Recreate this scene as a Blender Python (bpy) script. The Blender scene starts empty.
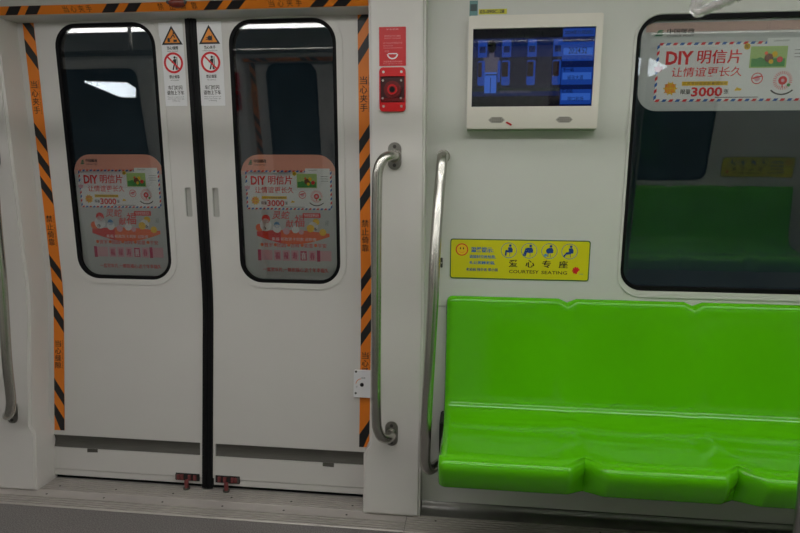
import bpy, bmesh, math
from mathutils import Vector, Matrix
PI = math.pi
scene = bpy.context.scene
COL = scene.collection

# ------------------------------------------------------------------ camera
F_PX = 605.69
PITCH, YAW, ROLL = .1258, .1137, .008
CAM = Vector((1.0856, -2.4043, 1.2767))
fw = Vector((-math.sin(YAW)*math.cos(PITCH), math.cos(YAW)*math.cos(PITCH), -math.sin(PITCH)))
ri = Vector((math.cos(YAW), math.sin(YAW), 0))
up = ri.cross(fw)
r2 = math.cos(ROLL)*ri + math.sin(ROLL)*up
u2 = -math.sin(ROLL)*ri + math.cos(ROLL)*up
cd = bpy.data.cameras.new('camera')
cam = bpy.data.objects.new('camera', cd); COL.objects.link(cam)
cam.matrix_world = Matrix(((r2.x, u2.x, -fw.x, CAM.x), (r2.y, u2.y, -fw.y, CAM.y), (r2.z, u2.z, -fw.z, CAM.z), (0, 0, 0, 1)))
cd.sensor_width = 36; cd.lens = F_PX/800*36; cd.clip_start = .02; cd.clip_end = 60
cd.dof.use_dof = True; cd.dof.focus_distance = 2.38; cd.dof.aperture_fstop = 3.2
scene.camera = cam

# ------------------------------------------------------------------ world, light level, view
world = bpy.data.worlds.new('world'); scene.world = world; world.use_nodes = True
world.node_tree.nodes['Background'].inputs[0].default_value = (.05, .075, .09, 1)
world.node_tree.nodes['Background'].inputs[1].default_value = 1.2
LAMP = 9.5          # strength of the ceiling light strips
scene.view_settings.view_transform = 'Standard'
scene.view_settings.look = 'None'
scene.view_settings.gamma = 1
scene.view_settings.exposure = 0.22
scene.view_settings.use_curve_mapping = False

# ------------------------------------------------------------------ materials
def lin(c):
    return tuple((x/12.92 if x <= .04045 else ((x+.055)/1.055)**2.4) for x in c)
def rgb(r, g, b): return lin((r/255, g/255, b/255))
MATS = {}
def mat(name, col, rough=.5, metal=0, noise=.04, nscale=6, bump=0, bscale=60, emit=0, spec=.5, stretch=None, coat=0):
    if name in MATS: return MATS[name]
    m = bpy.data.materials.new(name); m.use_nodes = True
    nt = m.node_tree; N = nt.nodes; L = nt.links; b = N['Principled BSDF']
    b.inputs['Roughness'].default_value = rough; b.inputs['Metallic'].default_value = metal
    b.inputs['Specular IOR Level'].default_value = spec
    b.inputs['Coat Weight'].default_value = coat
    tc = N.new('ShaderNodeTexCoord'); no = N.new('ShaderNodeTexNoise'); no.inputs['Scale'].default_value = nscale
    no.inputs['Detail'].default_value = 5
    src = tc.outputs['Object']
    if stretch:
        mp = N.new('ShaderNodeMapping'); mp.inputs['Scale'].default_value = stretch
        L.new(src, mp.inputs['Vector']); src = mp.outputs['Vector']
    L.new(src, no.inputs['Vector'])
    rp = N.new('ShaderNodeMapRange'); rp.inputs['To Min'].default_value = 1-noise; rp.inputs['To Max'].default_value = 1+noise
    rp.inputs['From Min'].default_value = .3; rp.inputs['From Max'].default_value = .7
    L.new(no.outputs['Fac'], rp.inputs['Value'])
    mx = N.new('ShaderNodeMix'); mx.data_type = 'RGBA'; mx.blend_type = 'MULTIPLY'; mx.inputs[0].default_value = 1
    mx.inputs[6].default_value = (*col, 1); L.new(rp.outputs[0], mx.inputs[7]); L.new(mx.outputs[2], b.inputs['Base Color'])
    if bump:
        n2 = N.new('ShaderNodeTexNoise'); n2.inputs['Scale'].default_value = bscale; L.new(src, n2.inputs['Vector'])
        bp = N.new('ShaderNodeBump'); bp.inputs['Strength'].default_value = bump; bp.inputs['Distance'].default_value = .002
        L.new(n2.outputs['Fac'], bp.inputs['Height']); L.new(bp.outputs[0], b.inputs['Normal'])
    if emit:
        L.new(mx.outputs[2], b.inputs['Emission Color']); b.inputs['Emission Strength'].default_value = emit
    MATS[name] = m; return m

WHITE = mat('white_wall_paint', rgb(206, 206, 200), .38, noise=.025, nscale=2.5, bump=.05, bscale=14)
DOORW = mat('white_door_paint', rgb(204, 201, 197), .36, noise=.025, nscale=2.2, bump=.04, bscale=10)
PILLW = mat('white_pillar_paint', rgb(210, 206, 202), .42, noise=.03, nscale=3, bump=.05, bscale=20)
CREAM = mat('cream_casing_plastic', rgb(226, 220, 210), .4, noise=.02)
CEILW = mat('ceiling_panel_paint', rgb(190, 190, 186), .5, noise=.02)
GREEN = mat('green_seat_plastic', (.105, .50, .003), .10, noise=.03, nscale=3, spec=.36)
STEEL = mat('brushed_handrail_steel', (.50, .49, .45), .27, 1, noise=.06, nscale=9, bump=.04, bscale=80)
DSTEEL = mat('dull_channel_steel', (.13, .125, .112), .5, .6, noise=.12, nscale=8, bump=.06, bscale=40, stretch=(1, 6, 30))
CSTEEL = mat('stainless_cove_steel', (.27, .26, .25), .42, .9, noise=.12, nscale=7)
ALU = mat('grooved_threshold_aluminium', (.47, .43, .405), .42, .25, noise=.12, nscale=5, bump=.1, bscale=90)
SCREW = mat('dark_screw_steel', (.09, .085, .08), .5, .7)
LSCREW = mat('bright_screw_steel', (.6, .59, .56), .35, 1)
BLACK = mat('black_rubber', (.005, .005, .006), .55, noise=.1, spec=.25)
GASK = mat('black_window_gasket', (.004, .004, .005), .6, noise=.1, spec=.15)
DARK = mat('dark_recess_fill', (.012, .012, .012), .8)
GREYP = mat('grey_recess_paint', rgb(176, 175, 170), .5)
ORANGE = mat('orange_hazard_vinyl', rgb(226, 124, 24), .42, noise=.05)
HBLACK = mat('black_hazard_vinyl', rgb(24, 22, 24), .45)
INK = mat('black_print', rgb(38, 32, 30), .5)
PAPER = mat('white_sticker_vinyl', rgb(226, 226, 228), .3, noise=.015)
RED = mat('red_print', rgb(216, 28, 40), .45)
REDP = mat('red_painted_metal', rgb(205, 14, 22), .35, noise=.05)
REDV = mat('red_sign_vinyl', rgb(200, 22, 30), .4, noise=.03)
DRED = mat('dark_red_moulding', rgb(60, 5, 10), .35, noise=.1)
MRED = mat('recessed_red_moulding', rgb(112, 9, 15), .32, noise=.1)
AMBER = mat('amber_print', rgb(232, 140, 30), .45)
YELLOW = mat('yellow_sign_vinyl', rgb(214, 206, 20), .4, noise=.03)
BLUE = mat('blue_print', rgb(24, 96, 178), .45)
DBLUE = mat('dark_blue_print', rgb(16, 60, 140), .45)
TEAL = mat('teal_print', rgb(60, 140, 140), .45)
SIGNB = mat('dark_green_sign_border', rgb(60, 96, 60), .45)
TUN = mat('blue_lit_tunnel_concrete', (.05, .075, .09), .9, noise=.3, nscale=2)  # bluish light on the tunnel wall is put into this colour
FLOORM = None

def floor_mat():
    m = bpy.data.materials.new('speckled_grey_floor_vinyl'); m.use_nodes = True
    nt = m.node_tree; N = nt.nodes; L = nt.links; b = N['Principled BSDF']
    b.inputs['Roughness'].default_value = .42
    tc = N.new('ShaderNodeTexCoord')
    v = N.new('ShaderNodeTexNoise'); v.inputs['Scale'].default_value = 220; v.inputs['Detail'].default_value = 2
    w = N.new('ShaderNodeTexNoise'); w.inputs['Scale'].default_value = 3
    L.new(tc.outputs['Object'], v.inputs['Vector']); L.new(tc.outputs['Object'], w.inputs['Vector'])
    cr = N.new('ShaderNodeValToRGB'); cr.color_ramp.elements[0].position = .35; cr.color_ramp.elements[1].position = .65
    cr.color_ramp.elements[0].color = (*rgb(88, 84, 83), 1); cr.color_ramp.elements[1].color = (*rgb(132, 127, 125), 1)
    L.new(v.outputs['Fac'], cr.inputs[0])
    rp = N.new('ShaderNodeMapRange'); rp.inputs['To Min'].default_value = .85; rp.inputs['To Max'].default_value = 1.1
    L.new(w.outputs['Fac'], rp.inputs['Value'])
    mx = N.new('ShaderNodeMix'); mx.data_type = 'RGBA'; mx.blend_type = 'MULTIPLY'; mx.inputs[0].default_value = 1
    L.new(cr.outputs[0], mx.inputs[6]); L.new(rp.outputs[0], mx.inputs[7]); L.new(mx.outputs[2], b.inputs['Base Color'])
    return m
FLOORM = floor_mat()

def glass_mat(name, tint, k=1.0, rough=.012):
    m = bpy.data.materials.new(name); m.use_nodes = True
    nt = m.node_tree; N = nt.nodes; L = nt.links; N.clear()
    out = N.new('ShaderNodeOutputMaterial'); mix = N.new('ShaderNodeMixShader')
    tr = N.new('ShaderNodeBsdfTransparent'); gl = N.new('ShaderNodeBsdfGlossy'); fr = N.new('ShaderNodeFresnel')
    fr.inputs[0].default_value = 1.5; gl.inputs['Roughness'].default_value = rough; gl.inputs['Color'].default_value = (1, 1, 1, 1)
    tc = N.new('ShaderNodeTexCoord'); no = N.new('ShaderNodeTexNoise'); no.inputs['Scale'].default_value = 1.5
    L.new(tc.outputs['Object'], no.inputs['Vector'])
    bp = N.new('ShaderNodeBump'); bp.inputs['Strength'].default_value = .06; bp.inputs['Distance'].default_value = .01
    L.new(no.outputs['Fac'], bp.inputs['Height']); L.new(bp.outputs[0], gl.inputs['Normal'])
    mu = N.new('ShaderNodeMath'); mu.operation = 'MULTIPLY'; mu.inputs[1].default_value = k
    L.new(fr.outputs[0], mu.inputs[0]); tr.inputs[0].default_value = (*tint, 1)
    L.new(mu.outputs[0], mix.inputs[0]); L.new(tr.outputs[0], mix.inputs[1]); L.new(gl.outputs[0], mix.inputs[2])
    L.new(mix.outputs[0], out.inputs[0]); MATS[name] = m; return m
GLASS = glass_mat('tinted_window_glass', (.955, .96, .96), 1.25)

def light_mat(name, col, s):
    m = bpy.data.materials.new(name); m.use_nodes = True
    nt = m.node_tree; N = nt.nodes; L = nt.links; N.clear()
    out = N.new('ShaderNodeOutputMaterial'); em = N.new('ShaderNodeEmission')
    em.inputs[0].default_value = (*col, 1); em.inputs[1].default_value = s
    L.new(em.outputs[0], out.inputs[0]); return m
TUBE = light_mat('ceiling_light_diffuser', (1, .985, .962), LAMP)
def screen_mat(name, r, g, b, s=.55): 
    return light_mat(name, rgb(r, g, b), s)

# ------------------------------------------------------------------ the wall's bent profile
T1, T2, ZK, WB = .07, .0834, .8123, .10
def prof(z):
    s = z - ZK
    if s > WB: return -T1*s
    if s < -WB: return T2*s
    return T2*s - (T1+T2)*(s+WB)**2/(4*WB)

def bend(bm, y_of=prof):
    """verts hold (x, d, z): cut at the bend levels and move them onto the wall's profile"""
    zs = [v.co.z for v in bm.verts]
    if not zs: return
    z = ZK - WB
    while z <= ZK + WB + .001:
        if min(zs) + .002 < z < max(zs) - .002:
            bmesh.ops.bisect_plane(bm, geom=bm.verts[:]+bm.edges[:]+bm.faces[:], dist=1e-5, plane_co=(0, 0, z), plane_no=(0, 0, 1))
        z += .025
    for v in bm.verts: v.co.y += y_of(v.co.z)

def smooth(bm, ang=28):
    bm.normal_update()
    for f in bm.faces: f.smooth = True
    for e in bm.edges:
        if len(e.link_faces) == 2:
            e.smooth = e.calc_face_angle(0) < math.radians(ang)

ORG = {}
def obj(name, bm, mats, parent=None, origin=None, sm=True, ang=28):
    if not isinstance(mats, (list, tuple)): mats = [mats]
    if sm: smooth(bm, ang)
    if parent is not None: origin = ORG[parent.name]
    elif origin is None:
        xs = [v.co.x for v in bm.verts]; ys = [v.co.y for v in bm.verts]; zs = [v.co.z for v in bm.verts]
        origin = Vector(((min(xs)+max(xs))/2, (min(ys)+max(ys))/2, min(zs)))
    origin = Vector(origin)
    for v in bm.verts: v.co -= origin
    me = bpy.data.meshes.new(name); bm.to_mesh(me); bm.free()
    for m in mats: me.materials.append(m)
    o = bpy.data.objects.new(name, me); COL.objects.link(o)
    ORG[o.name] = origin
    if parent is not None: o.parent = parent
    else: o.location = origin
    return o
def tag(o, label, cat, group=None, kind=None):
    o['label'] = label; o['category'] = cat
    if group: o['group'] = group
    if kind: o['kind'] = kind
    return o
def thing(name, label, cat, loc, group=None):
    o = bpy.data.objects.new(name, None); COL.objects.link(o); o.empty_display_size = .05
    o.location = loc; ORG[o.name] = Vector(loc); return tag(o, label, cat, group)
def struct(o, label=None, cat=None):
    o['kind'] = 'structure'
    if label: o['label'] = label
    if cat: o['category'] = cat
    return o
def at(x, z, d=0): return Vector((x, prof(z)+d, z))

# ------------------------------------------------------------------ shapes
def rrect(x0, z0, x1, z1, r, n=8, rs=None):
    """rounded rectangle, rs = radii of (bottom-left, bottom-right, top-right, top-left)"""
    rs = rs or (r,)*4; pts = []
    for (cx, cz, a0, q) in ((x0, z0, PI, rs[0]), (x1, z0, 1.5*PI, rs[1]), (x1, z1, 0, rs[2]), (x0, z1, .5*PI, rs[3])):
        sx = 1 if cx == x0 else -1; sz = 1 if cz == z0 else -1
        if q <= 0: pts.append((cx, cz)); continue
        for i in range(n+1):
            a = a0 + .5*PI*i/n
            pts.append((cx + sx*q + q*math.cos(a), cz + sz*q + q*math.sin(a)))
    return pts
def circ(cx, cz, r, n=24, rz=None):
    return [(cx + r*math.cos(2*PI*i/n), cz + (rz or r)*math.sin(2*PI*i/n)) for i in range(n)]

def panel(loops, d0, d1, bev=0, bm=None, seg=2, curved=True):
    """flat panel in the wall's (x, z) with holes; front face at d0, back at d1"""
    own = bmesh.new()
    edges = []
    for lp in loops:
        vs = [own.verts.new((x, d0, z)) for x, z in lp]
        for i in range(len(vs)): edges.append(own.edges.new((vs[i], vs[(i+1) % len(vs)])))
    if len(loops) == 1:
        own.faces.new(own.verts[:])
    else:
        bmesh.ops.triangle_fill(own, use_beauty=True, edges=edges)
    fs = own.faces[:]
    bmesh.ops.recalc_face_normals(own, faces=fs)
    own.normal_update()
    if fs[0].normal.y > 0: bmesh.ops.reverse_faces(own, faces=fs)
    r = bmesh.ops.extrude_face_region(own, geom=fs)
    for v in [g for g in r['geom'] if isinstance(g, bmesh.types.BMVert)]: v.co.y = d1
    # the extruded copy is the back: both caps exist, orient all
    extra = [f for f in fs if f.is_valid]
    bmesh.ops.recalc_face_normals(own, faces=own.faces[:])
    if bev:
        bmesh.ops.dissolve_limit(own, angle_limit=.01, verts=own.verts[:], edges=own.edges[:]) if len(loops) == 1 else None
        es = [e for e in own.edges if len(e.link_faces) == 2 and abs(e.verts[0].co.y-d0) < 1e-6 and abs(e.verts[1].co.y-d0) < 1e-6 and e.calc_face_angle(0) > .8]
        bmesh.ops.bevel(own, geom=es, offset=bev, segments=seg, affect='EDGES', clamp_overlap=True)
    if curved: bend(own)
    if bm is None: return own
    me = bpy.data.meshes.new('t'); own.to_mesh(me); own.free(); bm.from_mesh(me); bpy.data.meshes.remove(me)
    return bm

def box(x0, x1, y0, y1, z0, z1, bev=0, bm=None, seg=2):
    own = bmesh.new()
    bmesh.ops.create_cube(own, size=1)
    for v in own.verts:
        v.co = Vector((x0 if v.co.x < 0 else x1, y0 if v.co.y < 0 else y1, z0 if v.co.z < 0 else z1))
    if bev: bmesh.ops.bevel(own, geom=own.edges[:], offset=bev, segments=seg, affect='EDGES')
    if bm is None: return own
    return join(bm, own)
def join(bm, own, mi=None):
    if mi is not None:
        for f in own.faces: f.material_index = mi
    me = bpy.data.meshes.new('t'); own.to_mesh(me); own.free(); bm.from_mesh(me); bpy.data.meshes.remove(me)
    return bm
def cyl(p, axis, r, h, n=20, bev=0, r2_=None):
    """cylinder from point p along axis (unit), length h"""
    own = bmesh.new()
    bmesh.ops.create_cone(own, cap_ends=True, segments=n, radius1=r, radius2=r if r2_ is None else r2_, depth=h)
    if bev:
        es = [e for e in own.edges if e.calc_face_angle(0) > 1]
        bmesh.ops.bevel(own, geom=es, offset=bev, segments=2, affect='EDGES')
    q = Vector((0, 0, 1)).rotation_difference(Vector(axis)).to_matrix().to_4x4()
    for v in own.verts: v.co = q @ (v.co + Vector((0, 0, h/2))) + Vector(p)
    return own
def catmull(pts, n=8):
    P = [Vector(p) for p in pts]; P = [2*P[0]-P[1]] + P + [2*P[-1]-P[-2]]; out = []
    for i in range(1, len(P)-2):
        for k in range(n):
            t = k/n
            out.append(.5*((2*P[i]) + (P[i+1]-P[i-1])*t + (2*P[i-1]-5*P[i]+4*P[i+1]-P[i+2])*t*t + (-P[i-1]+3*P[i]-3*P[i+1]+P[i+2])*t**3))
    out.append(P[-2]); return out
def tube(pts, r, n=16, closed=False):
    own = bmesh.new(); rings = []
    P = [Vector(p) for p in pts]; m = len(P); prev = None
    rr = r if callable(r) else (lambda i: r)
    for i in range(m):
        if closed: t = (P[(i+1) % m]-P[i-1]).normalized()
        else: t = (P[min(i+1, m-1)]-P[max(i-1, 0)]).normalized()
        if prev is None:
            a = Vector((1, 0, 0)) if abs(t.x) < .9 else Vector((0, 1, 0)); nn = (a - t*a.dot(t)).normalized()
        else: nn = (prev - t*prev.dot(t)).normalized()
        prev = nn; b = t.cross(nn)
        rings.append([own.verts.new(P[i] + rr(i)*(nn*math.cos(2*PI*k/n)+b*math.sin(2*PI*k/n))) for k in range(n)])
    for i in range(m if closed else m-1):
        A, B = rings[i], rings[(i+1) % m]
        for k in range(n): own.faces.new((A[k], A[(k+1) % n], B[(k+1) % n], B[k]))
    if not closed:
        own.faces.new(rings[0][::-1]); own.faces.new(rings[-1])
    bmesh.ops.recalc_face_normals(own, faces=own.faces[:]); return own
def extrude_x(prof_pts, x0, x1, closed=True):
    """polygon given in (y, z), swept along x"""
    own = bmesh.new()
    A = [own.verts.new((x0, y, z)) for y, z in prof_pts]; B = [own.verts.new((x1, y, z)) for y, z in prof_pts]
    n = len(A)
    for i in range(n if closed else n-1): own.faces.new((A[i], A[(i+1) % n], B[(i+1) % n], B[i]))
    if closed: own.faces.new(A[::-1]); own.faces.new(B)
    bmesh.ops.recalc_face_normals(own, faces=own.faces[:]); return own

# ------------------------------------------------------------------ printed sheets
TXT = {}
def text_geo(s, bold=0):
    if any(ord(c) > 0x2e80 for c in s): bold = min(bold, .005)
    k = (s, bold)
    if k not in TXT:
        c = bpy.data.curves.new('text', 'FONT'); c.body = s; c.size = 1; c.resolution_u = 2; c.offset = bold
        o = bpy.data.objects.new('text', c)
        me = bpy.data.meshes.new_from_object(o)
        TXT[k] = ([(v.co.x, v.co.y) for v in me.vertices], [tuple(p.vertices) for p in me.polygons])
        bpy.data.objects.remove(o); bpy.data.curves.remove(c); bpy.data.meshes.remove(me)
    return TXT[k]
class Sheet:
    """a thin printed sheet lying on the wall: one mesh, several inks"""
    STEP = .00035
    def __init__(self, outline, d, mat_, thick=.0012, bev=0):
        self.mats = [mat_]; self.d = d
        self.bm = panel([outline], d, d+thick, bev, curved=False)
        self.top = 0
    def mi(self, m):
        if m not in self.mats: self.mats.append(m)
        return self.mats.index(m)
    def poly(self, pts, m, layer=1):
        y = self.d - self.STEP*layer
        f = self.bm.faces.new([self.bm.verts.new((x, y, z)) for x, z in pts])
        f.material_index = self.mi(m); f.normal_update()
        if f.normal.y > 0: f.normal_flip()
    def rect(self, x0, z0, x1, z1, m, layer=1, r=0):
        self.poly(rrect(x0, z0, x1, z1, r, 4) if r else [(x0, z0), (x1, z0), (x1, z1), (x0, z1)], m, layer)
    def ring(self, cx, cz, r0, r1, m, layer=1, n=28, a0=0, a1=2*PI):
        for i in range(n):
            a = a0+(a1-a0)*i/n; b = a0+(a1-a0)*(i+1)/n
            self.poly([(cx+r0*math.cos(a), cz+r0*math.sin(a)), (cx+r1*math.cos(a), cz+r1*math.sin(a)),
                       (cx+r1*math.cos(b), cz+r1*math.sin(b)), (cx+r0*math.cos(b), cz+r0*math.sin(b))], m, layer)
    def dot(self, cx, cz, r, m, layer=1, n=20, rz=None): self.poly(circ(cx, cz, r, n, rz), m, layer)
    def line(self, x0, z0, x1, z1, w, m, layer=1):
        dx, dz = x1-x0, z1-z0; l = math.hypot(dx, dz); nx, nz = -dz/l*w/2, dx/l*w/2
        self.poly([(x0+nx, z0+nz), (x1+nx, z1+nz), (x1-nx, z1-nz), (x0-nx, z0-nz)], m, layer)
    def text(self, s, x0, z0, x1, z1, m, layer=2, bold=0, rot=0, skew=0):
        """text stretched to fill a box; rot=1 turns it to read downwards"""
        V, Fc = text_geo(s, bold)
        if not V: return
        if bold >= .01 and any(ord(c) > 0x2e80 for c in s):       # heavier strokes: a second pass, slightly shifted
            q = (z1-z0)*bold*1.1 if not rot else 0
            self.text(s, x0+q, z0, x1+q, z1, m, layer+.3, .009, rot, skew); x0 -= q; x1 -= q
        ax, bx = min(v[0] for v in V), max(v[0] for v in V); ay, by = min(v[1] for v in V), max(v[1] for v in V)
        y = self.d - self.STEP*layer; mi = self.mi(m); vs = []
        for (a, b) in V:
            p, q = (a-ax)/(bx-ax+1e-9), (b-ay)/(by-ay+1e-9)
            if rot: X, Z = x0+(x1-x0)*q, z1-(z1-z0)*p
            else: X, Z = x0+(x1-x0)*p + skew*(q-.5), z0+(z1-z0)*q
            vs.append(self.bm.verts.new((X, y, Z)))
        for f in Fc:
            try: g = self.bm.faces.new([vs[i] for i in f])
            except ValueError: continue
            g.material_index = mi; g.normal_update()
            if g.normal.y > 0: g.normal_flip()
    def vtext(self, s, x0, z0, x1, z1, m, layer=2, bold=0):
        h = (z1-z0)/len(s)
        for i, ch in enumerate(s):
            self.text(ch, x0, z1-(i+1)*h+h*.06, x1, z1-i*h-h*.06, m, layer, bold)
    def build(self, name, parent=None, curved=True, y_of=prof):
        if curved: bend(self.bm, y_of)
        return obj(name, self.bm, self.mats, parent, sm=False)

# ================================================================== SETTING
YC = -1.35                      # the mid line of the car; the far wall mirrors this one
XA, XB = -3.9, 3.9

# floor
struct(obj('floor', box(XA, XB, 2*YC-.10, -.05, -.05, 0), FLOORM), 'grey speckled vinyl floor of the metro car', 'floor')
# grooved threshold plates
def threshold(n, x0, x1, ya, yb, groove, screws, sy):
    pts = [(yb, -.002)]
    top = .004
    pts.append((yb, top-.001))
    y = yb
    g = []
    for (a, b) in groove:
        k = a
        while k < b-.004:
            g.append(k); k += .0165
    g.sort(reverse=True)
    for k in g:
        pts += [(k+.0040, top), (k+.0034, top-.008), (k-.0034, top-.008), (k-.0040, top)]
    pts += [(ya+.004, top), (ya, top-.003), (ya, -.002)]
    o = struct(obj('trim_%d' % n, extrude_x(pts, x0, x1), ALU, ang=15), None, None)
    for sx in screws:
        obj('screw', cyl((sx, sy, top-.0005), (0, 0, 1), .0042, .0012, 12), SCREW, o)
    return o
rowA = [-.391+.255*i for i in range(-2, 5)]; rowB = [-.381+.255*i for i in range(-1, 5)]
def lab(o, l, c): o['label'] = l; o['category'] = c
lab(threshold(1, -1.6, .864, -.283, -.161, [(-.270, -.212)], [x for x in rowA if x < .86], -.195), 'grooved aluminium threshold strip nearest the viewer, in front of the doors', 'threshold')
lab(threshold(2, -1.6, .864, -.159, -.046, [(-.152, -.052)], [x for x in rowB if x < .86], -.124), 'inner grooved threshold strip right under the doors', 'threshold')
lab(threshold(3, .867, XB, -.283, -.161, [(-.276, -.165)], [.98, 1.6, 2.2], -.195), 'grooved metal floor strip in front of the bench', 'threshold')

struct(obj('trim_14', join(box(-.95, .95, -.046, .06, -.06, .0005), box(-.95, .95, .0, .06, -.001, .06)), DARK), 'dark filler box added in the gap under the sliding doors', 'sill')  # added to block the bluish background; its near-black stands in for shade
WIN = (1.672, .905, 2.92, 1.893, .075)   # the window over the bench
def wall_section(name, sgn, label):
    def sx(pts): return [(sgn*x, z) for x, z in pts]
    w = WIN
    own = panel([sx([(.90, .8155), (3.9, .8155), (3.9, 2.0), (.90, 2.0)]),
                 sx(rrect(w[0]-.012, w[1]-.012, w[2]+.012, w[3]+.012, w[4]+.012))], 0, .03)
    panel([sx([(.90, .02), (3.9, .02), (3.9, .8125), (.90, .8125)])], 0, .03, bm=own)
    panel([sx([(.90, .02), (3.9, .02), (3.9, .90), (.90, .90)])], .031, .035, bm=own)
    return struct(obj(name, own, WHITE), label, 'wall')
wall_section('wall_back_right', 1, 'white lacquered side wall above the green bench')
wall_section('wall_back_left', -1, 'white side wall beyond the left pillar')

# lower kick panel and steel cove under the bench
struct(obj('trim_4', extrude_x([(-.098, .034), (-.085, .10), (-.06, .25), (-.03, .42), (-.024, .5), (0, .5), (0, .034)], .917, XB), WHITE), 'white kick panel below the bench', 'trim')
struct(obj('baseboard_back', extrude_x([(-.10, .0335), (-.104, .030), (-.107, .022), (-.113, .013), (-.124, .006), (-.14, .003), (-.158, .0025), (-.158, .0005), (-.08, .0005), (-.08, .0335)], .919, XB), CSTEEL, ang=40), 'stainless steel cove skirting under the bench', 'baseboard')

# ceiling
c_half = [(-.075, 1.965), (-.10, 1.985), (-.20, 2.03), (-.34, 2.08), (-.48, 2.105), (-.60, 2.115), (-.84, 2.122)]
lo = c_half + [(-1.02, 2.126), (YC, 2.130)]
full = lo + [(2*YC-y, z) for y, z in lo[:-1][::-1]]
poly = full + [(2*YC+.02, 1.965), (2*YC+.02, 2.2), (-.02, 2.2), (-.02, 1.965)]
struct(obj('ceiling', extrude_x(poly, XA, XB), CEILW), 'pale ceiling panels with recessed light channels', 'ceiling')
# end walls
struct(obj('wall_left', box(XA-.04, XA, 2*YC-.1, .05, 0, 2.2), WHITE), 'end wall of the car', 'wall')
struct(obj('wall_right', box(XB, XB+.04, 2*YC-.1, .05, 0, 2.2), WHITE), 'end wall of the car', 'wall')
# tunnel
struct(obj('wall_tunnel', box(XA-2, XB+2, 1.1, 1.2, -1, 3.5), TUN), 'dark tunnel wall outside the windows', 'wall')
struct(obj('wall_platform', box(XA-2, XB+2, -4.0, -3.9, -1, 3.5), TUN), 'dark wall outside the far windows', 'wall')

# door header above the door
hd = panel([[(-.83, 1.9235), (.713, 1.9235), (.713, 1.985), (-.83, 1.985)]], -.10, .0, .004)
def lean(v, z0=1.925, k=.8):
    v.co.y -= k*max(0, v.co.z-z0)
for v in hd.verts:
    if v.co.y < -.10: lean(v)
struct(obj('trim_5', hd, CEILW), 'grey door header over the sliding doors', 'trim')
# lintel behind header
struct(obj('trim_6', panel([[(-.9, 1.985), (.9, 1.985), (.9, 2.04), (-.9, 2.04)]], -.10, .03), CEILW), 'grey panel closing the gap over the door header', 'trim')

# pillars with their feet
def pillar(n, s, label, fx=.69, ux_=.712):
    pts = [(fx, .004), (.917, .004), (.917, 1.99), (ux_, 1.99), (ux_, .285), (fx, .240)]
    return struct(obj('trim_%d' % n, panel([[(s*x, z) for x, z in pts]], -.115, .02, .010, seg=3), PILLW), label, 'pillar')
pillar(7, 1, 'white pillar cover between the doors and the bench')
pillar(8, -1, 'white pillar cover at the left edge beside the doors', .704, .727)

# ================================================================== DOORS
def door(n, s, label):
    def sx(pts): return [(s*x, z) for x, z in pts]
    root = thing('door_%d' % n, label, 'door', at(s*.36, .03, 0)); root['kind'] = 'structure'
    outer = sx([(.023, .052), (.76, .052), (.76, 1.99), (.023, 1.99)])
    win = sx(rrect(.154, .897, .565, 1.912, .085))
    grip = sx(rrect(.047, 1.163, .069, 1.278, .004, 2))
    slot = sx([(.034, .146), (.74, .146), (.74, .201), (.034, .201)])
    obj('door_panel', panel([outer, win, grip, slot], 0, .028), DOORW, root)
    # raised surround and gasket, pane
    obj('window_surround', panel([sx(rrect(.122, .866, .597, 1.942, .115)), sx(rrect(.152, .895, .567, 1.914, .087))], -.0035, .0, .003), DOORW, root)
    obj('window_gasket', panel([sx(rrect(.149, .892, .570, 1.917, .09)), sx(rrect(.163, .906, .556, 1.903, .076))], -.004, .03, .001), GASK, root)
    obj('window_pane', panel([sx(rrect(.160, .903, .559, 1.906, .079))], .003, .007), GLASS, root)
    # grip recess
    g = panel([sx([(.045, 1.161), (.071, 1.161), (.071, 1.280), (.045, 1.280)])], .009, .012)
    panel([sx(rrect(.0445, 1.1605, .0715, 1.2805, .005, 2)), sx(rrect(.0475, 1.1635, .0685, 1.2775, .004, 2))], -.001, .009, bm=g)
    obj('grip_recess', g, GREYP, root)
    # steel channel with a rolled top lip
    ch = panel([sx([(.030, .140), (.74, .140), (.74, .207), (.030, .207)])], .016, .020)
    ch = join(ch, warp_x([(.002, .1475), (.0065, .160), (.0085, .176), (.004, .197), (.016, .197), (.016, .1475)], s, .036, .74))
    ch = join(ch, warp_x([(-.0012, .1985), (-.0012, .2015), (.014, .2015), (.014, .1985)], s, .036, .74))
    obj('steel_channel', ch, DSTEEL, root)
    # drain notch cut below the channel
    obj('drain_notch', panel([sx([(.50, .133), (.548, .131), (.548, .147), (.50, .147)])], -.0012, .002), DSTEEL, root)
    # bottom lip
    obj('bottom_rail', panel([sx([(.026, .022), (.74, .022), (.74, .049), (.026, .049)])], .002, .024, .002), DOORW, root)
    obj('edge_seal', seal(s), BLACK, root)
    # floor guide with red blocks
    b = panel([sx([(.036, .036), (.142, .036), (.142, .066), (.036, .066)])], -.004, .002, .001)
    gd = obj('floor_guide', b, DARK, root)
    for a in (.048, .072, .106, .122):
        obj('red_block', panel([sx([(a, .041), (a+.013, .041), (a+.013, .062), (a, .062)])], -.012, -.002, .002), DREDB, gd)
    obj('end_block', panel([sx([(.130 if s > 0 else .128, .042), (.141, .042), (.141, .063), (.130, .063)])], -.010, -.002, .001), DSTEEL, gd)
    p = at(s*.088, .03, -.014)
    obj('guide_pin', cyl((p.x, p.y, .006), (0, 0, 1), .009, .038, 14, .002), DREDB, gd)
    obj('pin_foot', cyl((p.x, p.y, .0042), (0, 0, 1), .015, .008, 14, .002), DSTEEL, gd)
    return root
def warp_x(dz, s, x0, x1):
    own = extrude_x(dz, s*x0, s*x1); bend(own); return own
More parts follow.
